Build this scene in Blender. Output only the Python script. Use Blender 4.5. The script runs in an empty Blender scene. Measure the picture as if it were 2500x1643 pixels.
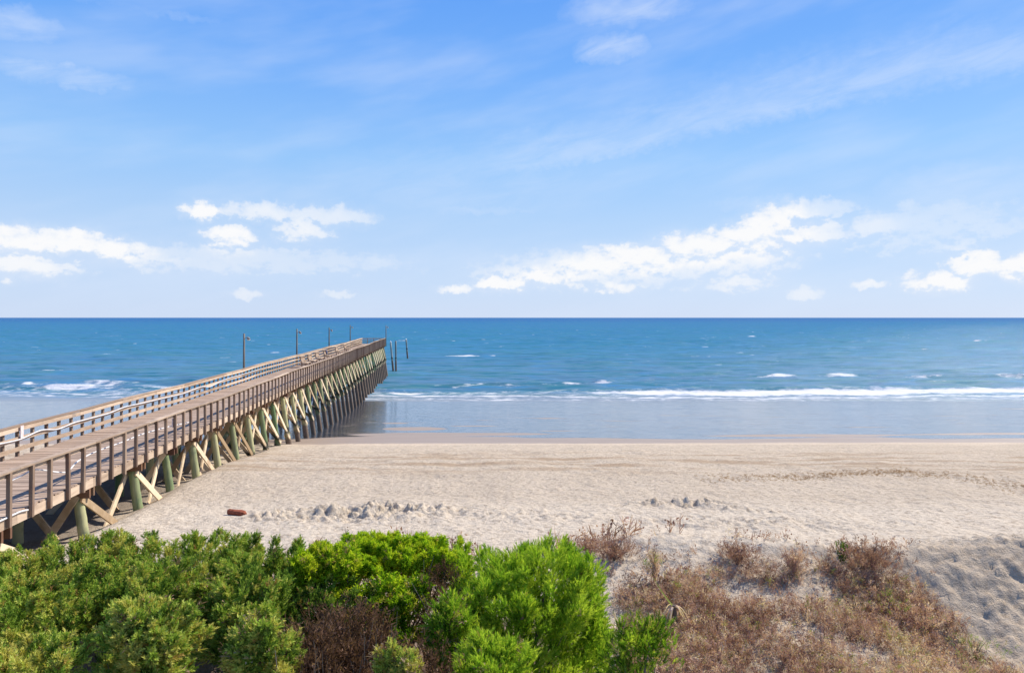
import bpy, math, random
import numpy as np
from mathutils import Vector, Matrix

random.seed(7); rng = np.random.default_rng(7)
SC = bpy.context.scene
COL = SC.collection
R = math.radians
F = 1709.0              # focal length of the photograph, in its own pixels
CAMZ = 10.3             # camera height above the sea

# ------------------------------------------------------------------ camera
cam_d = bpy.data.cameras.new('camera'); cam = bpy.data.objects.new('camera', cam_d); COL.objects.link(cam)
cam.location = (0, 0, CAMZ); cam.rotation_euler = (R(90), 0, 0)
cam_d.sensor_width = 36; cam_d.lens = 36 * F / 2500; cam_d.shift_y = -46.0 / 2500
cam_d.clip_start = 0.1; cam_d.clip_end = 200000
SC.camera = cam

# ------------------------------------------------------------------ light
SUN_AZ, SUN_EL = 56, 46            # degrees right of the view, degrees up
sun_d = bpy.data.lights.new('sun', 'SUN'); sun = bpy.data.objects.new('sun', sun_d); COL.objects.link(sun)
sun_d.energy = 4.8; sun_d.angle = R(0.5); sun_d.color = (1.0, 0.91, 0.79)
sd = Vector((math.sin(R(SUN_AZ)) * math.cos(R(SUN_EL)), math.cos(R(SUN_AZ)) * math.cos(R(SUN_EL)), math.sin(R(SUN_EL))))
sun.rotation_euler = sd.to_track_quat('Z', 'Y').to_euler(); sun.location = (40, 40, 60)
SC.view_settings.view_transform = 'Standard'; SC.view_settings.look = 'None'
SC.view_settings.gamma = 1; SC.view_settings.use_curve_mapping = False
SC.view_settings.exposure = 0.5

# ------------------------------------------------------------------ node helper
class NT:
    def __init__(s, tree): s.t = tree; s.n = tree.nodes; s.l = tree.links
    def put(s, sock, v):
        if v is None: return
        if isinstance(v, bpy.types.NodeSocket): s.l.new(v, sock)
        else:
            try: sock.default_value = v
            except Exception: sock.default_value = (*v, 1.0)
    def math(s, op, a, b=None, c=None, clamp=False):
        n = s.n.new('ShaderNodeMath'); n.operation = op; n.use_clamp = clamp
        for i, v in enumerate((a, b, c)): s.put(n.inputs[i], v)
        return n.outputs[0]
    def vec(s, op, a, b=None, scale=None):
        n = s.n.new('ShaderNodeVectorMath'); n.operation = op
        s.put(n.inputs[0], a); s.put(n.inputs[1], b)
        if scale is not None: s.put(n.inputs['Scale'], scale)
        return n.outputs['Value'] if op in ('LENGTH', 'DOT_PRODUCT', 'DISTANCE') else n.outputs[0]
    def sep(s, v):
        n = s.n.new('ShaderNodeSeparateXYZ'); s.put(n.inputs[0], v); return n.outputs
    def comb(s, x=0.0, y=0.0, z=0.0):
        n = s.n.new('ShaderNodeCombineXYZ')
        for i, v in enumerate((x, y, z)): s.put(n.inputs[i], v)
        return n.outputs[0]
    def noise(s, vec, scale, detail=4, rough=0.55, dist=0.0):
        n = s.n.new('ShaderNodeTexNoise'); s.put(n.inputs['Vector'], vec)
        n.inputs['Scale'].default_value = scale; n.inputs['Detail'].default_value = detail
        n.inputs['Roughness'].default_value = rough; n.inputs['Distortion'].default_value = dist
        return n.outputs['Fac']
    def step(s, v, lo, hi, a=0.0, b=1.0):
        n = s.n.new('ShaderNodeMapRange'); n.interpolation_type = 'SMOOTHSTEP'
        s.put(n.inputs[0], v); s.put(n.inputs[1], lo); s.put(n.inputs[2], hi); s.put(n.inputs[3], a); s.put(n.inputs[4], b)
        return n.outputs[0]
    def mix(s, f, a, b, mode='MIX'):
        n = s.n.new('ShaderNodeMix'); n.data_type = 'RGBA'; n.blend_type = mode
        s.put(n.inputs[0], f); s.put(n.inputs[6], a); s.put(n.inputs[7], b); return n.outputs[2]
    def ramp(s, f, stops):
        n = s.n.new('ShaderNodeValToRGB'); s.put(n.inputs[0], f); e = n.color_ramp.elements
        while len(e) < len(stops): e.new(0.5)
        for i, (p, c) in enumerate(stops): e[i].position = p; e[i].color = (*c, 1)
        return n.outputs[0]
    def attr(s, name):
        n = s.n.new('ShaderNodeAttribute'); n.attribute_name = name; return n.outputs['Fac']
    def bump(s, h, strength, dist, normal=None):
        n = s.n.new('ShaderNodeBump'); s.put(n.inputs['Height'], h); n.inputs['Strength'].default_value = strength
        n.inputs['Distance'].default_value = dist
        if normal is not None: s.put(n.inputs['Normal'], normal)
        return n.outputs[0]
    def objco(s): return s.n.new('ShaderNodeTexCoord').outputs['Object']
    def pos(s): return s.n.new('ShaderNodeNewGeometry').outputs['Position']
    def rnd(s): return s.n.new('ShaderNodeObjectInfo').outputs['Random']

def new_mat(name):
    m = bpy.data.materials.new(name); m.use_nodes = True; m.node_tree.nodes.clear()
    t = NT(m.node_tree); out = t.n.new('ShaderNodeOutputMaterial'); return m, t, out
def principled(t, out, col, rough, normal=None, spec=0.5, ior=None):
    p = t.n.new('ShaderNodeBsdfPrincipled'); t.put(p.inputs['Base Color'], col); t.put(p.inputs['Roughness'], rough)
    t.put(p.inputs['Specular IOR Level'], spec); t.put(p.inputs['Normal'], normal)
    if ior: p.inputs['IOR'].default_value = ior
    if out is not None: t.l.new(p.outputs[0], out.inputs[0])
    return p

# ------------------------------------------------------------------ sky
W = bpy.data.worlds.new('World'); SC.world = W; W.use_nodes = True
t = NT(W.node_tree); t.n.clear()
wo = t.n.new('ShaderNodeOutputWorld'); bg = t.n.new('ShaderNodeBackground'); t.l.new(bg.outputs[0], wo.inputs[0])
bg.inputs[1].default_value = 0.1
sky = t.n.new('ShaderNodeTexSky'); sky.sky_type = 'NISHITA'; sky.sun_disc = False
sky.sun_elevation = R(SUN_EL); sky.sun_rotation = R(SUN_AZ); sky.altitude = 0
sky.air_density = 1.0; sky.dust_density = 0.3; sky.ozone_density = 3.0
dirn = t.n.new('ShaderNodeTexCoord').outputs['Generated']
dx, dy, dz = t.sep(dirn)
az = t.math('MULTIPLY', t.math('ARCTAN2', dx, dy), 57.29578)
el = t.math('MULTIPLY', t.math('ARCSINE', dz), 57.29578)
co = t.comb(az, el, 0.0)
def sky_at(sx, sy):
    u = (sx - 1250) / F; a = math.atan(u); return math.degrees(a), math.degrees(math.atan((775 - sy) / F * math.cos(a)))
def blobs(lst, vec, opac=False):
    acc = oac = None
    for (sx, sy, w, h, k) in lst:
        a, e = sky_at(sx, sy); a2, e2 = sky_at(sx + w, sy + h)
        d = t.vec('MULTIPLY', t.vec('SUBTRACT', vec, (a, e, 0)), (1 / max(abs(a2 - a), .01), 1 / max(abs(e2 - e), .01), 0))
        d2 = t.vec('DOT_PRODUCT', d, d); m = t.math('MULTIPLY_ADD', d2, -1.0, 1.0) if opac else t.math('MULTIPLY_ADD', d2, -k, k)
        acc = m if acc is None else t.math('MAXIMUM', acc, m)
        if opac:
            o_ = t.math('MULTIPLY', t.math('POWER', .55, d2), k); oac = o_ if oac is None else t.math('SMOOTH_MAX', oac, o_, .25)
    return (acc, oac) if opac else acc
cum = [(1885, 540, 85, 42, 1), (1850, 580, 150, 45, 1), (1710, 605, 140, 42, 1), (1560, 630, 140, 36, .95), (1340, 674, 125, 26, .75), (1430, 652, 90, 26, .8),
       (1225, 694, 85, 24, .85), (1115, 704, 60, 15, .6), (1500, 703, 75, 18, .6), (1800, 690, 120, 28, .45), (2010, 565, 90, 34, .45),
       (2130, 555, 80, 30, .4), (1990, 510, 120, 26, .3), (1780, 640, 200, 40, .4), (2385, 650, 95, 42, .9), (2490, 655, 90, 42, .95), (2290, 690, 110, 34, .8), (2120, 694, 55, 14, .5), (1960, 717, 45, 18, .35),
       (30, 590, 110, 52, .95), (170, 592, 130, 44, .95), (285, 612, 90, 40, .8), (60, 650, 170, 45, .6), (400, 634, 75, 13, .35),
       (492, 516, 58, 30, .8), (560, 578, 80, 44, .75), (650, 520, 150, 34, .5), (735, 560, 90, 44, .55), (820, 530, 110, 34, .42), (600, 717, 50, 14, .35), (820, 719, 55, 11, .3), (620, 640, 420, 50, .18), (1500, 660, 420, 60, .25), (2250, 560, 300, 60, .18)]
warp = t.vec('MULTIPLY', t.vec('SUBTRACT', t.comb(t.noise(co, 0.9, 5, .6), t.noise(t.vec('ADD', co, (31, 7, 0)), 0.9, 5, .6), 0.0), (.5, .5, 0)), (2.2, 1.6, 0))
cw = t.vec('ADD', co, warp)
cm = t.math('ADD', t.math('MAXIMUM', blobs(cum, cw), -0.45), .14)
fb = t.noise(t.vec('MULTIPLY', co, (1, 1.25, 1)), 1.1, 8, .58)
fb2 = t.noise(t.vec('MULTIPLY', co, (.9, 1.2, 1)), 1.5, 8, .62)
cm, copac = blobs(cum, cw, True); cm = t.math('MAXIMUM', cm, -.9)
fb3 = t.noise(t.vec('ADD', t.vec('MULTIPLY', co, (.8, 1.3, 1)), (0, .55, 0)), .75, 8, .6); fb4 = t.noise(t.vec('MULTIPLY', co, (.8, 1.3, 1)), .75, 8, .6)
base = t.step(t.math('ADD', t.math('MULTIPLY', t.math('SUBTRACT', fb3, fb4), 1.6), t.math('MULTIPLY', t.math('SUBTRACT', t.math('MAXIMUM', blobs([(x_, y_, w_, h_, 1) for x_, y_, w_, h_, k_ in cum], t.vec('ADD', cw, (0, .7, 0))), -.9), cm), .6)), -.12, .42)
cdens = t.math('ADD', t.math('MULTIPLY_ADD', cm, .75, .10), t.math('MULTIPLY', t.math('SUBTRACT', fb4, .5), 1.75))
calpha = t.math('MULTIPLY', t.step(cdens, .0, t.math('MULTIPLY_ADD', base, .6, .52)), t.math('MULTIPLY_ADD', base, -.42, 1.0))
calpha = t.math('MULTIPLY', calpha, t.math('MINIMUM', t.math('MULTIPLY', copac, 1.45), .97))
soft = t.math('MULTIPLY', t.step(cm, -.8, .8), t.math('MULTIPLY', copac, .6))
calpha = t.math('MAXIMUM', calpha, soft)
cir = [(1540, 20, 190, 45, .8), (1495, 118, 110, 42, .9), (150, 180, 210, 70, .8), (40, 60, 150, 80, .75), (330, 20, 260, 60, .35),
       (2350, 450, 260, 50, .55), (1150, 440, 450, 90, .4), (1850, 495, 140, 16, .5), (1180, 513, 160, 14, .5)]
stv = t.vec('MULTIPLY', t.comb(t.math('ADD', az, t.math('MULTIPLY', el, 1.2)), t.math('SUBTRACT', el, t.math('MULTIPLY', az, .26)), 0.0), (.16, .75, 1))
sfb = t.noise(stv, 0.9, 6, .62, .6)
# the long cirrus band, running up to the right
pts = [sky_at(1080, 420), sky_at(1420, 375), sky_at(1850, 270), sky_at(2250, 185), sky_at(2560, 110)]
cv = t.n.new('ShaderNodeFloatCurve'); cc = cv.mapping.curves[0]; cv.mapping.use_clip = False
lo, hi = -40, 50
pp = [(-40, 8.0)] + pts + [(50, 26)]
while len(cc.points) < len(pp): cc.points.new(.5, .5)
for i, (a, e) in enumerate(pp): cc.points[i].location = ((a - lo) / (hi - lo), e / 40)
cv.mapping.update(); t.put(cv.inputs['Value'], t.math('DIVIDE', t.math('SUBTRACT', az, lo), hi - lo))
bd = t.math('SUBTRACT', t.math('ADD', el, t.math('MULTIPLY', t.math('SUBTRACT', fb, .5), 2.0)), t.math('MULTIPLY', cv.outputs[0], 40))
band = t.math('MULTIPLY', t.step(bd, -1.6, -.1), t.step(bd, .2, 4.6, 1, 0))
band = t.math('MULTIPLY', band, t.step(az, -8, 3))
cirm = t.math('MAXIMUM', t.math('MAXIMUM', blobs(cir, cw), 0.0), t.math('MULTIPLY', band, .62))
calpha2 = t.math('MULTIPLY', t.math('MULTIPLY', cirm, t.step(sfb, .05, .8)), .7)
veil = t.math('MULTIPLY', t.step(t.noise(stv, .35, 4, .5), .38, .8), .3)
calpha2 = t.math('MAXIMUM', calpha2, veil)
K = 7.0
stops = [(0, (.61, .735, .965)), (2.5, (.565, .715, .97)), (7.5, (.46, .665, .97)), (12.4, (.315, .59, 1.0)), (18.6, (.19, .46, 1.0)), (25, (.125, .375, .97)), (45, (.06, .22, .72)), (90, (.03, .13, .5))]
clear = t.ramp(t.math('DIVIDE', el, 90), [(a_ / 90, tuple(v * K / 10 for v in c_)) for a_, c_ in stops])
clear = t.vec('SCALE', clear, scale=10.0)
skyc = t.mix(.9, sky.outputs[0], clear)
c1 = t.mix(calpha2, skyc, (5.3, 5.95, 7.1, 1))
c2 = t.mix(calpha, c1, t.mix(t.math('MULTIPLY', t.step(cdens, .1, .8), t.math('MULTIPLY_ADD', base, -.6, 1.0)), (5.25, 5.85, 6.85, 1), (6.9, 6.9, 6.95, 1)))
t.l.new(c2, bg.inputs[0])

# ------------------------------------------------------------------ numpy noise
def vnoise(x, y, seed):
    xi = np.floor(x).astype(np.int64); yi = np.floor(y).astype(np.int64); xf = x - xi; yf = y - yi
    def h(a, b):
        n = (a * 374761393 + b * 668265263 + seed * 1442695041) & 0xffffffff
        n = ((n ^ (n >> 13)) * 1274126177) & 0xffffffff
        return ((n ^ (n >> 16)) & 0xffff) / 65535.0
    u = xf * xf * (3 - 2 * xf); v = yf * yf * (3 - 2 * yf)
    return (h(xi, yi) * (1 - u) + h(xi + 1, yi) * u) * (1 - v) + (h(xi, yi + 1) * (1 - u) + h(xi + 1, yi + 1) * u) * v - .5
def fbm(x, y, seed, oct=4, g=.5):
    s = 0; a = 1.0
    for k in range(oct):
        s = s + a * vnoise(x * 2 ** k + 17.3 * k, y * 2 ** k - 9.1 * k, seed + k); a *= g
    return s
def sstep(x, a, b):
    u = np.clip((x - a) / (b - a), 0, 1); return u * u * (3 - 2 * u)

# ------------------------------------------------------------------ mesh helpers
def mesh_np(name, V, faces, k, attrs=None, smooth=False):
    me = bpy.data.meshes.new(name); V = np.asarray(V, np.float32); Fc = np.asarray(faces, np.int32).reshape(-1, k)
    me.vertices.add(len(V)); me.vertices.foreach_set('co', V.ravel())
    me.loops.add(Fc.size); me.loops.foreach_set('vertex_index', Fc.ravel())
    me.polygons.add(len(Fc)); me.polygons.foreach_set('loop_start', np.arange(0, Fc.size, k, dtype=np.int32))
    me.polygons.foreach_set('loop_total', np.full(len(Fc), k, np.int32))
    if smooth: me.polygons.foreach_set('use_smooth', np.ones(len(Fc), bool))
    for nm, a in (attrs or {}).items():
        at = me.attributes.new(nm, 'FLOAT', 'POINT'); at.data.foreach_set('value', np.asarray(a, np.float32).ravel())
    me.update(calc_edges=True); return me
def link(name, me, mat, parent=None, loc=(0, 0, 0), kind=None):
    o = bpy.data.objects.new(name, me); COL.objects.link(o)
    if mat is not None and me is not None and not me.materials: me.materials.append(mat)
    o.location = loc
    if parent is not None: o.parent = parent
    if kind: o['kind'] = kind
    return o
def tag(o, label, cat, group=None, kind=None):
    o['label'] = label; o['category'] = cat
    if group: o['group'] = group
    if kind: o['kind'] = kind
    return o
def empty(name, loc=(0, 0, 0), rz=0):
    o = bpy.data.objects.new(name, None); COL.objects.link(o); o.location = loc; o.rotation_euler = (0, 0, rz); o.empty_display_size = .2; return o
class MB:
    """collects quads: boxes, beams and tubes; every element keeps a random tint"""
    def __init__(s): s.v = []; s.f = []; s.t = []
    def _add(s, vs, fs, tint=None):
        b = len(s.v); s.v += [tuple(p) for p in vs]; s.f += [tuple(b + i for i in q) for q in fs]
        s.t += [random.random() if tint is None else tint] * len(vs); return s
    def beam(s, p0, p1, w, h, up=(0, 0, 1), tint=None):
        p0, p1 = Vector(p0), Vector(p1); d = (p1 - p0).normalized(); a = d.cross(Vector(up)).normalized(); b = a.cross(d)
        vs = [p + a * (i * w / 2) + b * (j * h / 2) for p in (p0, p1) for i, j in ((-1, -1), (1, -1), (1, 1), (-1, 1))]
        return s._add(vs, [(0, 1, 2, 3), (7, 6, 5, 4), (0, 4, 5, 1), (1, 5, 6, 2), (2, 6, 7, 3), (3, 7, 4, 0)], tint)
    def box(s, c, size, tint=None):
        c = Vector(c); return s.beam(c - Vector((0, size[1] / 2, 0)), c + Vector((0, size[1] / 2, 0)), size[0], size[2], tint=tint)
    def tube(s, path, rad, n=10, tint=None, cap=True, wob=0.0):
        path = [Vector(p) for p in path]; rad = rad if hasattr(rad, '__len__') else [rad] * len(path)
        vs, fs = [], []
        for i, p in enumerate(path):
            d = (path[min(i + 1, len(path) - 1)] - path[max(i - 1, 0)]).normalized()
            a = d.cross(Vector((0.31, .95, .05)) if abs(d.z) > .7 else Vector((0, 0, 1))).normalized(); b = d.cross(a)
            for k in range(n):
                q = 2 * math.pi * k / n; r = rad[i] * (1 + wob * random.uniform(-1, 1)); vs.append(p + a * (r * math.cos(q)) + b * (r * math.sin(q)))
        for i in range(len(path) - 1):
            for k in range(n): fs.append((i * n + k, i * n + (k + 1) % n, (i + 1) * n + (k + 1) % n, (i + 1) * n + k))
        if cap: fs.append(tuple(range(n - 1, -1, -1))); fs.append(tuple((len(path) - 1) * n + k for k in range(n)))
        return s._add(vs, fs, tint)
    def mesh(s, name, smooth=False):
        me = bpy.data.meshes.new(name); me.from_pydata(s.v, [], s.f)
        at = me.attributes.new('tint', 'FLOAT', 'POINT'); at.data.foreach_set('value', s.t)
        if smooth:
            for p in me.polygons: p.use_smooth = len(p.vertices) == 4
        me.update(); return me
    def build(s, name, mat, parent=None, loc=(0, 0, 0), smooth=False, kind=None):
        return link(name, s.mesh(name, smooth), mat, parent, loc, kind)

# ------------------------------------------------------------------ terrain
PX, PY = -11.69, 15.98                        # where the near handrail enters the picture
PD = Vector((-0.0990, 0.9951, 0)); PN = Vector((0.9951, 0.0990, 0))
HW = 2.0                                       # half width of the pier
PO = Vector((PX, PY, 0)) - PN * HW             # pier origin on its centre line
PROF = np.array([(-60, 3.2), (2, 3.4), (9, 3.75), (12.5, 4.2), (16.5, 4.55), (19, 4.45), (24, 4.2), (28, 4.12), (31.5, 3.9), (36, 3.4), (41, 2.7),
                 (46, 1.98), (49, 1.66), (55, 1.2), (64, .7), (75, .3), (86, .02), (100, -.5), (140, -1.8), (300, -6), (70000, -40)])
def base_z(Y): 
    return (np.interp(Y - .8, PROF[:, 0], PROF[:, 1]) + np.interp(Y, PROF[:, 0], PROF[:, 1]) + np.interp(Y + .8, PROF[:, 0], PROF[:, 1])) / 3
def terrain_z(X, Y, detail=True):
    X = np.asarray(X, float); Y = np.asarray(Y, float)
    z = base_z(Y + .9 * fbm(X * .06, Y * .06, 5, 2) * sstep(Y, 20, 40) * (1 - sstep(Y, 60, 80)))
    crest = 16.2 + .5 * np.sin(X * .35 + 1) + .6 * fbm(X * .25, X * 0, 9, 3)
    amp = .56 * sstep(X, .5, 4) + .16 * sstep(X, 7, 11)
    up = np.exp(-np.clip(crest - Y, 0, None) / 1.5) * (Y < crest) + np.exp(-np.clip(Y - crest, 0, None) ** 2 / (2 * 1.2 ** 2)) * (Y >= crest)
    z = z + amp * up
    lx = (X - PO.x) * PN.x + (Y - PO.y) * PN.y
    z = z - .55 * np.exp(-(lx / 2.3) ** 6) * (1 - sstep(Y, 34, 44))
    if detail:
        dry = 1 - sstep(Y, 44, 49)
        z = z + dry * (.10 * fbm(X * .45, Y * .45, 21, 4) + .05 * fbm(X * 2.0, Y * 2.0, 31, 3))
        z = z - (.12 * sstep(X, 2, 5) + .6 * sstep(X, 6.2, 9)) * (1 - sstep(Y, 13.6, 16.0))
        near = (1 - sstep(Y, 17.0, 19.0)) * sstep(X, 0, 4)
        rid = 1 - np.abs(fbm(X * 1.5 + .8 * Y, Y * 1.1 - .4 * X, 41, 3)) * 3
        q1, q2 = X + .7 * Y, Y - .35 * X
        z = z + near * (.02 * rid + .10 * fbm(q1 * .9, q2 * 2.2, 43, 2) + .13 * np.abs(fbm(q1 * 2.6, q2 * 6.0, 44, 2)) + .10 * fbm(q1 * 4.5, q2 * 9, 45, 2)) * (.5 + .5 * sstep(X, 6, 10))
        for (cx, cy, sx, sy, a) in ((-4.6, 21.2, 2.4, .8, .42), (-2.8, 21.9, 1.6, .35, .25), (5.4, 22.6, 1.6, .42, .34), (7.2, 21.6, 1.2, .3, .2), (-7.0, 20.6, 1.2, .4, .22), (.8, 21.0, 2.5, .9, .1), (7, 20.0, 4, .9, .12)):
            m = np.exp(-((X - cx) / sx) ** 2 - ((Y - cy) / sy) ** 2)
            z = z + a * m * (.25 + .9 * fbm(X * 2.4, Y * 3.0, 51, 2) + .75 * fbm(X * 6.5, Y * 8.0, 53, 2) + .5 * fbm(X * 12, Y * 13, 54, 1))
        z = z + .015 * fbm(X * .25, Y * .9, 61, 3) * sstep(Y, 46, 52)
    return z
def tz(x, y): return float(terrain_z(np.array([x]), np.array([y]))[0])

def grid_axis(segs):
    out = [segs[0][0]]
    for a, b, st0, st1 in segs:
        n = max(1, int(round((b - a) / ((st0 + st1) / 2))))
        w = np.linspace(st0, st1, n); w = w / w.sum() * (b - a); out += list(a + np.cumsum(w))
    return np.array(out)
xs = grid_axis([(-400, -60, 40, 4), (-60, -22, 2, .25), (-22, -9, .12, .075), (-9, 13, .06, .06), (13, 24, .075, .15), (24, 60, .2, 2), (60, 400, 4, 40)])
ys = grid_axis([(-60, 6, 6, .3), (6, 10, .2, .08), (10, 24, .055, .06), (24, 48, .07, .25), (48, 90, .3, .8), (90, 320, 1, 30)])
GX, GY = np.meshgrid(xs, ys); GZ = terrain_z(GX, GY)
nx, ny = len(xs), len(ys)
idx = np.arange(nx * ny).reshape(ny, nx)
quads = np.stack([idx[:-1, :-1], idx[:-1, 1:], idx[1:, 1:], idx[1:, :-1]], -1).reshape(-1, 4)
shore = 46.1 + .03 * np.clip(GX, -30, 60) + 1.2 * fbm(GX * .05, GX * 0 + 3, 71, 3) + .25 * np.sin(GX * .11)
wet = GY - shore
bank = sstep(GX + .6 * fbm(GX * .8, GY * .8, 75, 3), 1.5, 5) * (.55 + .45 * sstep(GX, 5, 9)) * (1 - sstep(GY + .5 * fbm(GX * .9, GY * .9, 76, 3), 15.6, 16.5))
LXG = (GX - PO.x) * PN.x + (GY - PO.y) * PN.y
deck_shade = np.exp(-((LXG + .35 + .5 * fbm(GX * .7, GY * .7, 74, 3)) / 1.9) ** 8) * (1 - sstep(GY, 30, 36))  # mask for the painted pier shadow on the sand below the deck
film = GY - (50.3 + 4.6 * np.exp(-((GX + 8.5) / 6.5) ** 2) + 1.6 * fbm(GX * .09, GX * 0 + 8, 73, 3) + .03 * np.clip(GX, -30, 60))
for (bx, by, sx_, sy_, k_) in ((-8.3, 59, 3.4, 1.6, 11), (-10.8, 63.5, 2.2, .9, 14), (-9.5, 54.2, 3.5, .8, 5), (-2, 54.6, 5, .9, 9), (4, 57, 4, .7, 8), (-3, 61, 3, .6, 13), (21, 53.5, 8, 1.0, 5), (38, 54.5, 9, 1.2, 6)): film = film - k_ * np.exp(-((GX - bx) / sx_) ** 2 - ((GY - by) / sy_) ** 2)
litter = np.clip((1 - sstep(GX + .5 * fbm(GX * .8, GY * .8, 77, 3), .9, 2.0)) * (1 - sstep(GY + 1.5 * fbm(GX * .7, GY * .7, 78, 3), 13.2, 14.6)), 0, 1)
litter = np.maximum(litter, .55 * sstep(GX, 1, 2.5) * (1 - sstep(GX, 8.0, 9.5)) * (1 - sstep(GY + 1.2 * fbm(GX * .9, GY * .9, 79, 3) + .25 * np.clip(GX - 6, 0, 9), 12.8, 14.6)))

m, t, out = new_mat('sand')
p = t.pos(); px, py, pz = t.sep(p)
w = t.attr('wet')
st = t.vec('MULTIPLY', p, (.12, .5, .5))
edge = t.math('ADD', w, t.math('MULTIPLY', t.math('SUBTRACT', t.noise(st, 1.2, 5), .5), 3.0))
wetk = t.step(edge, -.5, 1.1)
n1 = t.noise(p, .5, 5, .6); n2 = t.noise(p, 7, 5, .65); n3 = t.noise(p, 38, 3, .6)
dry = t.mix(n1, (.475, .39, .29, 1), (.60, .51, .395, 1))
dry = t.mix(t.math('MULTIPLY', t.step(t.math('ADD', py, t.math('MULTIPLY', n1, 2.5)), 22.5, 25.5, 1, 0), .55), dry, (.68, .595, .475, 1))
dry = t.mix(t.step(n2, .42, .72), dry, (.36, .29, .215, 1))
# damp tan drifts and reed-stained streaks across the middle of the beach
stk = t.noise(t.vec('MULTIPLY', p, (.16, 1.1, 1)), 1.0, 5, .6)
bandy = t.math('MULTIPLY', t.step(py, 26.5, 30), t.step(py, 33, 38, 1, 0))
dry = t.mix(t.math('MULTIPLY', t.math('MULTIPLY', t.step(stk, .44, .62), bandy), .8), dry, (.345, .25, .16, 1))
lt = t.attr('litter'); dry = t.mix(t.math('MULTIPLY', t.step(t.math('ADD', lt, t.math('MULTIPLY', t.math('SUBTRACT', n2, .5), 1.1)), .25, .75), .85), dry, t.mix(n2, (.10, .06, .042, 1), (.34, .24, .175, 1)))
speck = t.math('MULTIPLY', t.step(t.noise(t.vec('MULTIPLY', p, (1, .6, 1)), 5.5, 3, .7), .63, .72), .55)
dry = t.mix(speck, dry, (.25, .20, .16, 1))
dry = t.mix(t.math('MULTIPLY', t.attr('bank'), .6), dry, (.40, .315, .225, 1))
dry = t.mix(t.math('MULTIPLY', t.attr('deck_shade'), .85), dry, (.20, .165, .135, 1))  # shade of the pier deck, painted into the sand colour
wets = t.mix(t.noise(st, 2, 4), (.27, .205, .155, 1), (.33, .26, .20, 1))
col = t.mix(wetk, dry, wets)
# water film on the foreshore, broken by drained patches
dr = t.noise(t.vec('MULTIPLY', p, (.05, .22, 1)), 1.5, 4, .55)
filmk = t.math('MULTIPLY', t.step(t.math('ADD', t.math('MINIMUM', t.attr('film'), w), t.math('MULTIPLY', t.math('SUBTRACT', dr, .5), 6)), -.5, .7), t.step(dr, .27, .33))
streak = t.noise(t.vec('MULTIPLY', p, (.25, 1.6, 1)), 1.0, 5, .65)
strk = t.math('MULTIPLY', t.step(streak, .60, .68), t.math('MULTIPLY', t.step(w, 6, 11), t.step(w, 22, 28, 1, 0)))
filmk = t.math('MULTIPLY', filmk, t.math('SUBTRACT', 1.0, t.math('MULTIPLY', strk, .75)))
hb = t.math('ADD', t.math('MULTIPLY', t.noise(t.vec('MULTIPLY', p, (1, .7, 1)), 2.4, 3, .6), .9), t.math('ADD', t.math('MULTIPLY', n2, .6), t.math('MULTIPLY', n3, .35)))
bm = t.n.new('ShaderNodeBump'); t.put(bm.inputs['Height'], hb); bm.inputs['Distance'].default_value = .11
t.put(bm.inputs['Strength'], t.step(w, -3, 1, 1.0, .02))
A = principled(t, None, col, t.step(wetk, 0, 1, .9, .5), bm.outputs[0], t.step(wetk, 0, 1, .1, .4))
rip = t.bump(t.noise(t.vec('MULTIPLY', p, (.35, 3.2, 1)), 1.0, 3), .6, .06)
B = principled(t, None, (.045, .055, .075, 1), .12, rip, .75, 1.5)
B.inputs['Coat Weight'].default_value = .55; B.inputs['Coat Roughness'].default_value = .12; B.inputs['Coat IOR'].default_value = 1.45; t.put(B.inputs['Coat Normal'], rip)
B.inputs['Specular Tint'].default_value = (.70, .93, 1.0, 1)
ms = t.n.new('ShaderNodeMixShader'); t.put(ms.inputs[0], filmk); t.l.new(A.outputs[0], ms.inputs[1]); t.l.new(B.outputs[0], ms.inputs[2]); t.l.new(ms.outputs[0], out.inputs[0])
SAND = m
link('beach', mesh_np('beach', np.stack([GX, GY, GZ], -1).reshape(-1, 3), quads, 4, {'wet': wet, 'litter': litter, 'film': film, 'deck_shade': deck_shade, 'bank': bank}, True), SAND, kind='structure')

# ------------------------------------------------------------------ sea
us = np.linspace(-1.6, 1.6, 900)
ysea = np.concatenate([np.linspace(78, 130, 170), 130 * np.exp(np.linspace(0, 1, 170)[1:] * math.log(900 / 130)), 900 * np.exp(np.linspace(0, 1, 40)[1:] * math.log(90000 / 900))])
SU, SY = np.meshgrid(us, ysea); SX = SU * SY
wob = 1.8 * np.sin(SX * .045 + 1) + .9 * np.sin(SX * .13 + 2.1) + 3 * fbm(SX * .06, SX * 0, 3, 3)
s = SY + wob + .03 * SX                               # shore-normal coordinate with the waves' own bends
amp = .42 * sstep(SY, 84, 100) * (1 - sstep(SY, 500, 900))
z = amp * (.9 * np.sin(s * .42 + 1.6 * fbm(SX * .03, SY * .03, 11, 3) * 4) * (.4 + fbm(SX * .04, SY * .05, 13, 2)) + .8 * fbm(SX * .09, SY * .28, 15, 4) + .5 * fbm(SX * .35, SY * .7, 16, 2))
thick = .55 + .45 * sstep(SX, -18, 30) + .5 * fbm(SX * .05, SX * 0 + 4, 19, 2)
def ridge(c, front, back): d = s - c; return np.exp(-(np.where(d < 0, d / front, d / back)) ** 2)
z += .42 * ridge(99.5, 1.0, 2.4) * np.clip(thick, .3, 1) + .10 * ridge(91, 1.2, 3)
foam = 1.15 * np.clip(thick + .35 * fbm(SX * .22, SX * 0 + 7, 20, 3), .3, 1.1) * np.where(s < 97.5, np.exp(-((s - 97.5) / (1.4 + 3.2 * np.clip(thick, 0, 1.2))) ** 2), np.exp(-((s - 97.5) / 1.6) ** 2))
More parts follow.
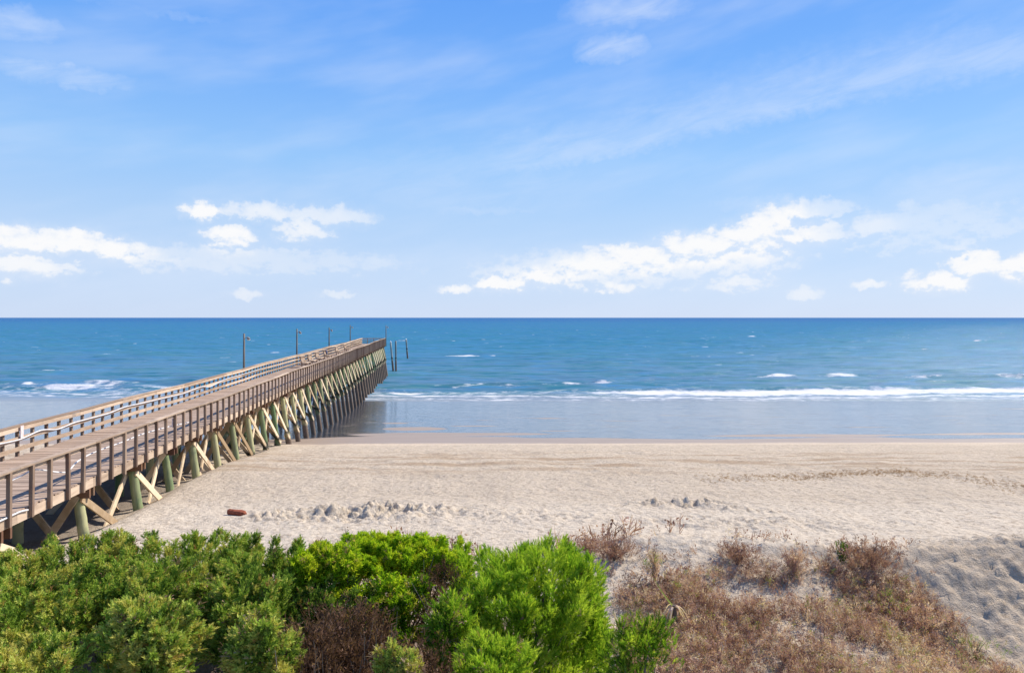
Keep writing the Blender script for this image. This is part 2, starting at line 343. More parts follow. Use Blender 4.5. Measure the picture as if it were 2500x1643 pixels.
foam = np.maximum(foam, .62 * np.exp(-((s - 91.3) / 1.3) ** 2))
foam = np.maximum(foam, .6 * np.exp(-((s - 88.3 - .8 * np.sin(SX * .09)) / .5) ** 2) * (.4 + fbm(SX * .1, SX * 0 + 5, 34, 3) * 1.4)); foam = np.maximum(foam, .42 * sstep(s, 85, 88) * (1 - sstep(s, 99, 103)))
foam = np.maximum(foam, .75 * np.exp(-((SY + .7 * wob - 84.6) / .6) ** 2) * (.5 + fbm(SX * .08, SX * 0 + 2, 33, 2)))
for (bx, by, hw, dd, k) in ((14.5, 110.7, 2.6, 1.4, 1.15), (46, 119.7, 4, 1.3, 1.0), (59, 124, 6, 1.3, .95), (72, 122, 5, 1.2, .8), (86, 120, 7, 1.2, .85), (-58.5, 103.5, 6.5, 1.5, 1.1), (-66, 101, 7, 1.0, .9),
                       (-75, 109, 7, 1.3, .9), (30, 116, 4, .8, .6), (-40, 106, 5, .8, .6), (3, 107, 4, .7, .6), (64, 112, 8, .8, .6), (-5, 104, 8, 1.0, .75), (10, 105, 9, 1.0, .7)):
    g = np.exp(-((SX - bx) / hw) ** 2) ; yy = SY - by + .4 * np.sin(SX * .5)
    rag = .55 + 1.1 * (.5 + fbm(SX * .45 + bx, SY * .5, 35, 3)); foam = np.maximum(foam, k * .62 * rag * g * np.exp(-((yy + .9 * fbm(SX * .5, SX * 0 + by, 36, 2)) / dd) ** 2)); z += .45 * k * g * np.exp(-((yy - .9) / np.where(yy < .9, .9, 1.8)) ** 2)
z = z * sstep(SY, 82, 90)
n0, n1_ = SU.shape; idx = np.arange(SU.size).reshape(n0, n1_)
quads = np.stack([idx[:-1, :-1], idx[:-1, 1:], idx[1:, 1:], idx[1:, :-1]], -1).reshape(-1, 4)
m, t, out = new_mat('sea_water')
p = t.pos(); px, py, pz = t.sep(p); fo = t.attr('foam')
ly = t.math('LOGARITHM', py, 10)
g1 = t.noise(t.vec('MULTIPLY', p, (.012, .05, 1)), 1.0, 5, .6)
g2 = t.noise(t.vec('MULTIPLY', p, (.05, .22, 1)), 1.0, 5, .62)
col = t.ramp(t.step(ly, 1.95, 3.6), [(0, (.085, .18, .28)), (.16, (.034, .155, .275)), (.45, (.02, .135, .265)), (.8, (.012, .115, .26)), (1, (.006, .075, .25))])
gk = t.math('MULTIPLY', t.step(t.math('ADD', t.math('MULTIPLY', g1, .45), t.math('MULTIPLY', g2, .55)), .47, .62), t.step(ly, 2.0, 2.7, .8, .15))
col = t.mix(gk, col, (.05, .17, .18, 1))
g3 = t.noise(t.vec('MULTIPLY', p, (.09, .42, 1)), 1.0, 3, .6); g4 = t.noise(t.vec('MULTIPLY', p, (.022, .075, 1)), 1.0, 4, .7)
col = t.mix(t.math('MULTIPLY', t.step(g3, .50, .66), t.step(ly, 2.7, 3.2, .9, .3)), col, (.02, .13, .19, 1))
col = t.mix(t.math('MULTIPLY', t.step(g4, .50, .62), t.step(ly, 2.1, 2.6, .2, .65)), col, (.018, .16, .22, 1))
col = t.mix(t.math('MULTIPLY', t.step(g3, .46, .34), .7), col, (.045, .19, .36, 1))
col = t.mix(t.math('MULTIPLY', t.step(py, 84, 98, 1, 0), .85), col, (.27, .29, .31, 1))
fn = t.noise(t.vec('MULTIPLY', p, (.55, .9, 1)), 1.0, 7, .7); fn2 = t.noise(t.vec('MULTIPLY', p, (.12, .3, 1)), 1.0, 4, .6)
fk = t.step(t.math('ADD', fo, t.math('MULTIPLY_ADD', fn, 1.3, t.math('MULTIPLY_ADD', fn2, .5, -.9))), .36, .82)
wcv = t.vec('MULTIPLY', p, (.05, .17, 1)); wc = t.noise(wcv, 1.0, 3, .7); wc2 = t.noise(t.vec('MULTIPLY', p, (.3, .6, 1)), 1.0, 4, .6)
wk = t.math('MULTIPLY', t.step(t.math('ADD', wc, t.math('MULTIPLY', t.math('SUBTRACT', wc2, .5), .35)), 
 .69, .745), t.step(ly, 2.05, 2.15))
fk = t.math('MAXIMUM', fk, t.math('MULTIPLY', wk, t.step(ly, 2.6, 3.3, .85, .3)))
h = t.math('ADD', t.math('MULTIPLY', t.noise(t.vec('MULTIPLY', p, (.22, .55, 1)), 1.0, 6, .62), 1.0), t.math('MULTIPLY', g2, 1.2))
bmp = t.bump(h, .7, 1.5)
D = t.n.new('ShaderNodeBsdfDiffuse'); t.put(D.inputs[0], col)
G = t.n.new('ShaderNodeBsdfGlossy'); G.inputs['Roughness'].default_value = .16; t.put(G.inputs['Color'], (.8, .92, 1, 1)); t.put(G.inputs['Normal'], bmp)
fr = t.n.new('ShaderNodeFresnel'); fr.inputs[0].default_value = 1.33; t.put(fr.inputs['Normal'], bmp)
fac = t.math('MINIMUM', t.math('MULTIPLY', fr.outputs[0], .6), t.step(py, 88, 110, .45, .15))
ms = t.n.new('ShaderNodeMixShader'); t.put(ms.inputs[0], fac); t.l.new(D.outputs[0], ms.inputs[1]); t.l.new(G.outputs[0], ms.inputs[2])
FO = t.n.new('ShaderNodeBsdfDiffuse'); t.put(FO.inputs[0], (.64, .65, .67, 1)); t.put(FO.inputs['Normal'], t.bump(fn, .6, .5))
ms2 = t.n.new('ShaderNodeMixShader'); t.put(ms2.inputs[0], fk); t.l.new(ms.outputs[0], ms2.inputs[1]); t.l.new(FO.outputs[0], ms2.inputs[2]); t.l.new(ms2.outputs[0], out.inputs[0])
link('sea', mesh_np('sea', np.stack([SX, SY, z], -1).reshape(-1, 3), quads, 4, {'foam': foam}, True), m, kind='structure')

# ------------------------------------------------------------------ wood materials
def wood(name, c_dark, c_light, grain=(2.5, 2.5, 2.5), rough=.85, stain=None, tide=None, var=.3):
    m, t, out = new_mat(name); p = t.objco(); rn = t.rnd(); tn = t.attr('tint')
    v = t.vec('ADD', p, t.comb(t.math('MULTIPLY', rn, 37.0), t.math('MULTIPLY', tn, 11.0), t.math('MULTIPLY', rn, 5.0)))
    g = t.noise(t.vec('MULTIPLY', v, grain), 1.0, 6, .65, .4)
    k = t.math('ADD', t.math('MULTIPLY_ADD', g, .75, .12 - var / 2), t.math('ADD', t.math('MULTIPLY', tn, .35), t.math('MULTIPLY', rn, var)))
    col = t.mix(t.step(k, .3, 1.0), c_dark, c_light)
    if stain: col = t.mix(t.math('MULTIPLY', t.step(t.noise(v, 1.3, 4, .6), .52, .7), .6), col, stain)
    rg = rough
    if tide:
        wz = t.sep(t.pos())[2]; q = t.math('ADD', wz, t.math('MULTIPLY', t.math('SUBTRACT', t.noise(v, 2.2, 4, .6), .5), .7))
        col = t.mix(t.step(q, tide[0], tide[1], 1, 0), col, t.mix(t.noise(v, 7, 4, .7), (.07, .052, .042, 1), (.27, .20, .15, 1)))
        col = t.mix(t.math('MULTIPLY', t.step(q, tide[1] - .1, tide[1] + .25), t.step(q, tide[1] + .25, tide[1] + .5, 1, 0)), col, (.035, .035, .03, 1))
    principled(t, out, col, rg, t.bump(g, .35, .01), .15); return m
WOOD = wood('weathered_wood', (.26, .185, .13, 1), (.63, .495, .37, 1), (9, 1.2, 9), stain=(.24, .20, .17, 1))
DECK = wood('deck_wood', (.29, .21, .155, 1), (.56, .435, .335, 1), (1.2, 8, 8), stain=(.26, .195, .15, 1))
POSTM = wood('post_wood', (.15, .10, .075, 1), (.34, .25, .18, 1), (7, 7, 1.2), stain=(.17, .09, .06, 1))
BRACE = wood('brace_wood', (.34, .24, .14, 1), (.78, .63, .44, 1), (3, 3, 3), stain=(.34, .22, .12, 1), tide=(2.2, 2.7), var=.7)
PILE = wood('treated_pile_wood', (.14, .21, .10, 1), (.46, .44, .24, 1), (5, 5, .8), stain=(.09, .15, .10, 1), tide=(2.3, 2.75), var=.7)
RUST = wood('stained_beam_wood', (.12, .06, .04, 1), (.26, .15, .09, 1), (2, 6, 6), stain=(.13, .11, .08, 1))
GREYP = wood('grey_pole_wood', (.10, .095, .085, 1), (.22, .20, .17, 1), (6, 6, .7))
OFFP = wood('sea_piling_wood', (.14, .17, .16, 1), (.33, .37, .34, 1), (5, 5, .7), tide=(1.6, 2.2))

# ------------------------------------------------------------------ pier
pier = empty('pier', (PO.x, PO.y, 0), math.atan2(-PD.x, PD.y))
tag(pier, 'long weathered wooden pier on crossed timber piles running from the dune out into the sea', 'pier')
S0, S1 = -14.0, 108.3; ZD = 5.70; ZCAP = 6.70
# slow unevenness of the old railings and deck
def sagz(sv, side): return .03 * math.sin(sv * .21 + side) + .02 * math.sin(sv * .57 + 2 * side)
def ter_l(lx, sv):
    q = PO + PN * lx + PD * sv; return tz(q.x, q.y)
mb = MB(); sv = S0
while sv < S1:
    wv = .138; o = random.uniform(-.03, .03)
    mb.box((o, sv + wv / 2, ZD - .019 + random.uniform(-.004, .004)), (2 * HW - .02, wv - random.uniform(.008, .016), .038)); sv += wv
mb.build('deck', DECK, pier)
for side in (1, -1):
    mb = MB(); sv = S0
    while sv < S1:
        e = min(sv + 3.66, S1); mb.beam((side * (HW - .02), sv + .004, ZD - .165), (side * (HW - .02), e - .004, ZD - .165), .05, .245); sv = e
    mb.build('fascia_board', WOOD, pier)
mb = MB()
for lx in (-1.2, -.4, .4, 1.2):
    sv = S0
    while sv < S1:
        e = min(sv + 5.5, S1); mb.beam((lx, sv, ZD - .165), (lx, e, ZD - .165), .06, .24); sv = e
mb.build('joists', WOOD, pier)
mb = MB(); mb.box((0, S1 + .03, ZD - .165), (2 * HW + .04, .05, .245)); mb.build('end_board', WOOD, pier)
RAILH = (.98, .93, .62, .33)
for side in (1, -1):
    c = MB(); b = [MB(), MB(), MB()]; sv = S0
    while sv < S1:
        e = min(sv + 3.66, S1); j = random.uniform(-.008, .008)
        z0, z1 = ZCAP - .02 + sagz(sv, side), ZCAP - .02 + sagz(e, side)
        tn = random.random()
        c.beam((side * HW + j, sv + .004, z0), (side * HW + j, e - .004, z1), .19, .04, tint=tn)
        for i, (hc, hh) in enumerate(((.875, .14), (.55, .14), (.22, .14))):
            dz_ = random.uniform(-.012, .012)
            b[i].beam((side * (HW - .055), sv + .003, ZD + hc + dz_ + sagz(sv, side)), (side * (HW - .055), e - .003, ZD + hc - dz_ + sagz(e, side)), .04, hh)
        sv = e
    c.build('handrail', WOOD, pier)
    if side > 0:
        b = [MB()]; sv = S0
        while sv < S1: e = min(sv + 3.66, S1); b[0].beam((HW - .01, sv + .003, ZCAP - .10 + sagz(sv, 1)), (HW - .01, e - .003, ZCAP - .10 + sagz(e, 1)), .036, .115); sv = e
    for q in b: q.build('rail_board', WOOD, pier)
# railing across the seaward end
c = MB(); c.beam((-HW, S1, ZCAP - .02), (HW, S1, ZCAP - .02), .16, .04)
c.build('handrail', WOOD, pier)
for hc in (.875, .55, .22): MB().beam((-HW + .06, S1 - .05, ZD + hc), (HW - .06, S1 - .05, ZD + hc), .04, .12).build('rail_board', WOOD, pier)
# posts
pm = [MB().beam((0, 0, -.30 - .03 * k), (0, 0, .958), .09, .09, up=(0, 1, 0), tint=.2 + .3 * k).mesh('railing_post') for k in range(3)]
posts = []
sp = .84; n_p = int((S1 - S0) / sp)
for i in range(n_p + 1):
    for side in (1, -1): posts.append((S0 + i * sp + random.uniform(-.04, .04), side))
vis = sorted([q for q in posts if (q[0] > -1.0 if q[1] > 0 else q[0] > 5.5)], key=lambda q: (q[0] + 16) * (1 if q[1] > 0 else 1.7))
named = set(vis[:100]); rest = MB()
for q in posts:
    s_, side = q; lx = side * (HW + .055)
    if q in named:
        o = link('railing_post', random.choice(pm), POSTM, pier, (lx, s_, ZD + sagz(s_, side))); o.rotation_euler = (random.uniform(-.012, .012), random.uniform(-.012, .012), 0)
    else: rest.beam((lx, s_, ZD - .3), (lx, s_, ZCAP - .042 + sagz(s_, side)), .09, .09, up=(0, 1, 0))
rest.build('railing_post', POSTM, pier, kind='stuff')
for lx in (-1.1, 0, 1.1): MB().beam((lx, S1 + .055, ZD - .25), (lx, S1 + .055, ZCAP - .04), .09, .09, up=(0, 1, 0)).build('end_post', POSTM, pier)
# bents: cap beam, three piles, crossed braces along the near and far sides and across the bent
BZT, BZB = 5.22, 2.62
bents = [-11.6, -7.6, -3.6, 0.2, 4.2]
bents += [7.75 + 2.77 * i for i in range(37)]
bents = [b for b in bents if b < S1 - .2] + [S1 - .3]
BAT = .14
def pile_x(lx, z): return lx + (BAT * (BZT - z) if lx > 0 else -BAT * (BZT - z) if lx < 0 else 0)
pile_list, brace_list = [], []
for i, b in enumerate(bents):
    mb = MB()
    for dd in (-.16, .16): mb.beam((-HW - .18, b + dd, 5.28), (HW - .03 + random.uniform(0, .07), b + dd, 5.28), .075, .26)
    mb.build('cap_beam', RUST, pier)
    for lx in ((1.62, 0, -1.62) if b < 34 else (1.62, -1.62)):
        g = ter_l(pile_x(lx, 2), b) - .5; pile_list.append((b, lx, g))
    for lx in (1.62, -1.62):
        if i + 1 < len(bents):
            b2 = bents[i + 1]; o = .17 * (1 if lx > 0 else -1)
            brace_list.append((b + (0 if lx > 0 else 60) + (0 if i > 3 else 60), (pile_x(lx, BZT) + o, b, BZT - .1), (pile_x(lx, BZB) + o, b2, BZB)))
            o2 = -o
            brace_list.append((b + .1 + (0 if lx > 0 else 60) + (0 if i > 3 else 60), (pile_x(lx, BZT) + o2, b2, BZT - .1), (pile_x(lx, BZB) + o2, b, BZB)))
    brace_list.append((b + 12 + (0 if i > 2 else 60), (0 if b < 34 else -1.62, b + .19, BZT - .1), (pile_x(1.62, BZB), b + .19, BZB)))
    if b > 34: continue
    brace_list.append((b + 40, (pile_x(1.62, BZT), b - .19, BZT - .1), (0, b - .19, BZB)))
    brace_list.append((b + 70, (0, b + .19, BZT - .1), (pile_x(-1.62, BZB), b + .19, BZB)))
def add_pile(mb, b, lx, g):
    r = .145 * random.uniform(.93, 1.06); n = 12; zt = 5.16
    mb.tube([(pile_x(lx, zt + (g - zt) * k / n), b + .01 * math.sin(k * 2 + b), zt + (g - zt) * k / n) for k in range(n + 1)], [r * (.94 + .12 * k / n + (.22 if zt + (g - zt) * k / n < 2.6 else 0)) for k in range(n + 1)], 14, wob=.02)
pile_list.sort(key=lambda q: (q[0] + 16) + (0 if q[1] > 0 else 35 if q[1] == 0 else 55) + (0 if q[0] > 0 else 90))
rest = MB()
for k, (b, lx, g) in enumerate(pile_list):
    if k < 100: mb = MB(); add_pile(mb, b, lx, g); mb.build('pile', PILE, pier, smooth=True)
    else: add_pile(rest, b, lx, g)
rest.build('pile', PILE, pier, smooth=True, kind='stuff')
brace_list = [(q[0], Vector(q[1]) + Vector((0, 0, random.uniform(-.1, .06))), Vector(q[2]) + Vector((0, random.uniform(-.12, .12), random.uniform(-.22, .2)))) for q in brace_list if random.random() > .07]
brace_list.sort(key=lambda q: q[0])
rest = MB()
for k, (_, p0, p1) in enumerate(brace_list):
    up = (1, 0, 0) if abs(p0[1] - p1[1]) > 1 else (0, 1, 0)
    d = (Vector(p1) - Vector(p0)).normalized(); p0 = Vector(p0) - d * .12; p1 = Vector(p1) + d * .16
    if k < 100: MB().beam(p0, p1, .20 * random.uniform(.9, 1.1), .052, up=up).build('brace', BRACE, pier)
    else: rest.beam(p0, p1, .20, .052, up=up)
rest.build('brace', BRACE, pier, kind='stuff')
def pl(lx, sv, z): q = PO + PN * lx + PD * sv; return Vector((q.x, q.y, z))
PROT = math.atan2(-PD.x, PD.y)

# ------------------------------------------------------------------ things on the pier
def plain(name, c, rough=.5, spec=.4, c2=None, sc=6):
    m, t, out = new_mat(name); n = t.noise(t.objco(), sc, 5, .6); c2 = c2 or tuple(v * .75 for v in c)
    principled(t, out, t.mix(t.step(n, .35, .7), (*c, 1), (*c2, 1)), rough, t.bump(n, .15, .01), spec); return m
WHITE = plain('white_plastic', (.78, .78, .79), .4); SIGNM = plain('faded_white_board', (.72, .64, .63), .6, c2=(.66, .52, .50))
METAL = plain('grey_metal', (.24, .25, .26), .45); LAMPM = plain('pale_lamp_glass', (.72, .72, .68), .3)
NAVY = plain('navy_cloth', (.03, .04, .12), .8)
POLES = [(-2.14, 600, 0), (-2.14, 728, 0), (-2.14, 806, 0), (-2.14, 857, 0)]
plab = ['tall grey lamp pole on the far railing, nearest the beach of the five', 'grey lamp pole on the far railing, second out from the beach',
        'grey lamp pole on the far railing behind the benches, third out from the beach', 'grey lamp pole on the far railing, fourth out from the beach', 'short dark lamp pole on the near corner of the seaward end of the pier']
for i in range(5):
    if i < 4:
        sx = POLES[i][1]; r_ = (sx - 1250) / F; Yp = 14.13 / (-r_ - .0995); sv = (Yp - PO.y) / .9951; sv += -2.14 * -.099 ; lx = -2.14; top = (9.16, 9.2, 9.05, 9.15)[i]
    else: sv, lx, top = S1 - .15, 2.14, 8.95
    base = pl(lx, sv, 5.2); e = empty('lamp_pole', base, PROT); tag(e, plab[i], 'lamp pole', 'lamp poles along the pier')
    MB().tube([(0, 0, 0), (0, 0, (top - 5.2) * .5), (.01, 0, top - 5.2)], [.085, .075, .062], 10).build('pole', GREYP, e, smooth=True)
    h = top - 5.2
    MB().beam((.05, 0, h - .35), (.24, -.02, h - .30), .04, .04).build('lamp_arm', METAL, e)
    mb = MB(); mb.tube([(.22, -.02, h - .26), (.30, -.03, h - .32), (.35, -.04, h - .42)], [.05, .09, .12], 10); l = mb.build('lamp_head', METAL, e, smooth=True)
    MB().tube([(.35, -.04, h - .425), (.355, -.04, h - .50)], [.115, .09], 10).build('lamp_glass', LAMPM, l)
# benches along the far side
def make_bench():
    e = empty('bench')
    mb = MB()
    for k in range(4): mb.box((.05 + .13 * k, 0, .44), (.115, 1.75, .04))
    mb.build('seat', WOOD, e)
    mb = MB()
    for k in range(4): mb.beam((-.03 - .045 * k, -.875, .58 + .12 * k), (-.03 - .045 * k, .875, .58 + .12 * k), .035, .105)
    mb.beam((-.14, -.9, 1.02), (-.14, .9, 1.02), .2, .04); mb.build('backrest', WOOD, e)
    for y in (-.8, .8):
        f = MB(); f.beam((.46, y, 0), (.46, y, .42), .09, .09, up=(0, 1, 0)); f.beam((.02, y, 0), (-.16, y, 1.0), .09, .09, up=(0, 1, 0)); f.beam((0, y, .38), (.5, y, .38), .05, .09); f.build('leg', POSTM, e)
    return e
bl = ['wooden slatted bench along the far pier railing, nearest the beach', 'wooden slatted bench on the pier, second out from the beach', 'wooden slatted bench on the pier, third out from the beach',
      'wooden slatted bench on the pier beside the dark blue jacket', 'wooden slatted bench on the pier just past the dark blue jacket', 'wooden slatted bench on the pier, farthest out toward the sea']
bpos = [(49.5, -1.35), (53.0, -1.35), (57.0, -1.35), (62.0, -1.35), (70.5, -1.35), (78, -1.35)]
b0 = make_bench()
for i, (sv, lx) in enumerate(bpos):
    if i == 0: o = b0
    else:
        o = b0.copy(); COL.objects.link(o)
        for ch in list(b0.children): q = ch.copy(); COL.objects.link(q); q.parent = o
    o.location = pl(lx + .6, sv, ZD + .002); o.rotation_euler = (0, 0, PROT); tag(o, bl[i], 'bench', 'benches on the pier')
# dark jacket hung over the back of a bench
mb = MB(); n = 7
jv = []
for k in range(n + 1):
    q = k / n; y = -.32 + .64 * q; w_ = .03 * math.sin(q * 9)
    jv += [(-.27 - .02 + w_, y, .50), (-.275 + w_, y, .8), (-.22, y, 1.065), (-.06, y, 1.065), (-.02 + w_, y, .8), (.02 + w_, y, .52)]
jf = [(6 * k + i, 6 * k + i + 1, 6 * k + 7 + i, 6 * k + 6 + i) for k in range(n) for i in range(5)]
mb._add(jv, jf, .5); jk = mb.build('jacket', NAVY, None, pl(-.75, 62.5, ZD), True); jk.rotation_euler = (0, 0, PROT)
sm = jk.modifiers.new('thickness', 'SOLIDIFY'); sm.thickness = .025
tag(jk, 'dark navy jacket hung over the back of a pier bench', 'jacket')
# signs
def sign(name, lx, sv, zc, w_, h_, label):
    e = MB().box((0, 0, 0), (.02, w_, h_)).box((.0, 0, h_ * .5 + .008), (.03, w_ + .02, .016)).build(name, SIGNM, None, pl(lx, sv, zc)); e.rotation_euler = (0, 0, PROT); tag(e, label, 'sign', 'blank signs on the pier railings')
def near_s(sx): return (10.10 / (-((sx - 1250) / F) - .0995) - PY) / .9951
def far_s(sx): return (14.13 / (-((sx - 1250) / F) - .0995) - PY) / .9951
sign('notice_sign', -HW + .0, far_s(60), ZD + .93, .16, .38, 'small upright white board on the far railing at the left edge of the photo')
sign('notice_sign', HW - .015, near_s(425), ZD + .64, .30, .32, 'faded pinkish notice on the near railing, the nearer to the beach')
sign('notice_sign', HW - .015, near_s(545.5), ZD + .66, .30, .32, 'faded pinkish notice on the near railing, the farther out')
bpy.data.objects['notice_sign'].location = pl(-HW + .13, far_s(60), ZD + .80)
# hoses
def hose(name, pts, r, label):
    path = []
    P = [Vector(p) for p in pts]
    for i in range(len(P) - 1):
        a, b, c, d = P[max(i - 1, 0)], P[i], P[i + 1], P[min(i + 2, len(P) - 1)]
        for k in range(8):
            u = k / 8; path.append(.5 * ((2 * b) + (c - a) * u + (2 * a - 5 * b + 4 * c - d) * u * u + (3 * b - a - 3 * c + d) * u ** 3))
    path.append(P[-1]); o = MB().tube(path, r, 8).build(name, WHITE, None, smooth=True); tag(o, label, 'hose', 'white hoses on the pier')
def far_pt(sx, sy): 
    sv = far_s(sx) - .1; q = pl(-HW + .12, sv, 0); return (q.x, q.y, CAMZ - (sy - 775) / F * q.y)
hose('hose', [far_pt(*q) for q in ((-60, 1100), (0, 1086), (60, 1072), (110, 1050), (150, 1047), (190, 1031), (230, 1020), (272, 1008), (310, 993), (350, 984), (400, 972), (450, 960), (492, 944), (512, 944), (530, 936), (552, 925), (590, 914), (640, 899))], .022, 'white hose draped along the far railing of the pier')
def near_pt(sx, sy, lx=HW - .11):
    r_ = (sx - 1250) / F; n0_ = PO + PN * lx; Y = (n0_.x + .0995 * n0_.y) / (r_ + .0995); return (r_ * Y, Y, CAMZ - (sy - 775) / F * Y)
hose('hose', [near_pt(*q) for q in ((20, 1176), (54, 1160), (87, 1146), (140, 1152), (165, 1150), (187, 1128), (216, 1110), (255, 1094), (300, 1078), (345, 1060), (400, 1044), (463, 1030))], .02, 'white hose looped along the inside of the near railing')
hose('hose', [near_pt(*q, lx=HW + .035) for q in ((-60, 1296), (0, 1271), (30, 1257), (50, 1248), (68, 1244))], .022, 'short white hose end lying along the pier edge at the lower left')

# ------------------------------------------------------------------ pilings out at sea
def seapile(X0, Y0, sx_top, sy_top, r, label, cap):
    Xt = (sx_top - 1250) / F * Y0; zt = CAMZ - (sy_top - 775) / F * Y0
    e = empty('piling', (X0, Y0, -2)); tag(e, label, 'piling', 'lone pilings off the end of the pier')
    n = 8; k0 = (zt) / (zt + 2)
    pth = [((Xt - X0) * (k / n), .05 * math.sin(k), (zt + 2) * k / n) for k in range(n + 1)]
    MB().tube(pth, [r * (1.05 - .15 * k / n) for k in range(n + 1)], 14, wob=.05).build('post', OFFP, e, smooth=True)
    if cap: MB().tube([pth[-1], Vector(pth[-1]) + Vector((0, 0, .16)), Vector(pth[-1]) + Vector((0, 0, .42))], [r * .98, r * .8, .03], 12).build('cap', LAMPM, e, smooth=True)
def sea_xy(sx, sy): Y = F * CAMZ / (sy - 775); return ((sx - 1250) / F * Y, Y)
a = sea_xy(962.2, 904); seapile(a[0], a[1], 953.6, 837, .19, 'leaning piling with a white cap, left of the pair off the pier end', True)
b = sea_xy(966.2, 904.6); seapile(b[0], b[1] + .4, 966.0, 832, .18, 'upright grey piling, right of the pair off the pier end', False)
c = sea_xy(996.8, 875); seapile(c[0], c[1], 991.5, 830, .21, 'lone dark piling leaning left, farthest out to sea', True)

# ------------------------------------------------------------------ red timber on the sand
m, t, out = new_mat('red_timber'); n = t.noise(t.vec('MULTIPLY', t.objco(), (6, 2, 6)), 2.0, 5, .65)
principled(t, out, t.mix(t.step(n, .3, .7), (.19, .055, .03, 1), (.36, .115, .06, 1)), .8, t.bump(n, .6, .02), .2)
Xr, Yr = (578 - 1250) / F * 21.3, 21.3
mb = MB()
L = .29
mb.tube([(-L, 0, .09), (-.22, .01, .10), (-.05, -.01, .105), (.12, .0, .095), (.24, .01, .08), (L, .0, .075)], [.075, .10, .095, .10, .085, .05], 9, wob=.10)
rt = mb.build('timber_block', m, None, (Xr, Yr, tz(Xr, Yr) - .02), False); rt.rotation_euler = (0, R(3), R(-8)); tag(rt, 'short rust-red block of timber lying alone on the pale sand', 'timber')

# ------------------------------------------------------------------ vegetation
def leaf_mat(name, stops, trans=.4):
    m, t, out = new_mat(name); k = t.attr('tint'); col = t.ramp(k, stops)
    D = t.n.new('ShaderNodeBsdfDiffuse'); t.put(D.inputs[0], col)
    T = t.n.new('ShaderNodeBsdfTranslucent'); t.put(T.inputs[0], t.mix(1.0, col, (1.3, 1.3, .7, 1), 'MULTIPLY'))
    ms = t.n.new('ShaderNodeMixShader'); ms.inputs[0].default_value = trans; t.l.new(D.outputs[0], ms.inputs[1]); t.l.new(T.outputs[0], ms.inputs[2]); t.l.new(ms.outputs[0], out.inputs[0]); return m
JUN = leaf_mat('juniper_foliage', [(0, (.045, .085, .018)), (.3, (.115, .20, .028)), (.62, (.30, .43, .065)), (.86, (.56, .60, .14)), (.93, (.48, .40, .10)), (1, (.34, .19, .07))], .26)
MYR = leaf_mat('myrtle_leaves', [(0, (.06, .14, .010)), (.4, (.23, .39, .018)), (.75, (.44, .56, .03)), (.93, (.40, .46, .03)), (1, (.42, .32, .12))], .5)
FEA = leaf_mat('feathery_foliage', [(0, (.06, .14, .016)), (.4, (.22, .39, .03)), (.8, (.45, .57, .07)), (.95, (.36, .46, .05)), (1, (.30, .24, .09))], .5)
DRY = leaf_mat('dry_twigs', [(0, (.15, .085, .075)), (.3, (.31, .175, .155)), (.6, (.56, .37, .32)), (.85, (.76, .63, .55)), (.93, (.33, .27, .11)), (1, (.23, .34, .06))], .4)
DEAD = leaf_mat('dead_twigs', [(0, (.05, .028, .02)), (.4, (.14, .08, .055)), (.8, (.30, .19, .13)), (1, (.50, .38, .28))], .3)
BARK = wood('bark', (.10, .075, .06, 1), (.26, .21, .17, 1), (6, 6, 2))

def norm(a): return a / np.maximum(np.linalg.norm(a, axis=-1, keepdims=True), 1e-9)
def spray_template(kind, seed):
    """one leafy branchlet along +Z, length 1: tapered blades left and right of a stem"""
    r = np.random.default_rng(seed); V = []
    def blade(p, d, L, w):
        d = d / np.linalg.norm(d); a = np.cross(d, r.normal(size=3)); a /= np.linalg.norm(a)
        if kind in ('juniper', 'feather'): V.append([p - a * w * .55, p + a * w * .55, p + d * L]); return
        V.append([p - a * w * .35, p + a * w * .35, p + d * L * .55 + a * w * .5]); V.append([p - a * w * .35, p + d * L * .55 + a * w * .5, p + d * L])
    if kind == 'juniper':
        for k in range(15):
            h = .05 + .9 * k / 15; q = r.uniform(0, 2 * math.pi); s_ = 1 - .55 * h
            d = np.array([math.cos(q) * .75, math.sin(q) * .75, .75 + .3 * h]); blade(np.array([0, 0, h]), d, .42 * s_ + .12, .13)
    elif kind == 'feather':
        for k in range(18):
            h = .0 + .95 * k / 18; q = r.uniform(0, 2 * math.pi); d = np.array([math.cos(q) * .42, math.sin(q) * .42, 1]); blade(np.array([math.cos(q) * .02, math.sin(q) * .02, h]), d, .42, .07)
    elif kind == 'leaf':
        for k in range(9):
            h = .1 + .85 * k / 9; q = k * 2.4 + r.uniform(-.4, .4); d = np.array([math.cos(q) * .9, math.sin(q) * .9, .5 + .5 * h]); blade(np.array([0, 0, h]), d, .48, .24)
    elif kind == 'twig':
        for k in range(8):
            h = .0 + .75 * k / 8; q = r.uniform(0, 2 * math.pi); d = np.array([math.cos(q) * .7, math.sin(q) * .7, .9]); blade(np.array([0, 0, h]), d, .6 - .3 * h, .045)
        blade(np.zeros(3), np.array([.05, 0, 1]), 1.0, .05)
        for k in range(5):
            q = r.uniform(0, 6.28); blade(np.array([math.cos(q) * .25, math.sin(q) * .25, r.uniform(.3, .9)]), r.normal(size=3), .16, .12)
    return np.array(V)                                  # (tris, 3, 3)
TEM = {k: [spray_template(k, 100 + i) for i in range(4)] for k in ('juniper', 'feather', 'leaf', 'twig')}
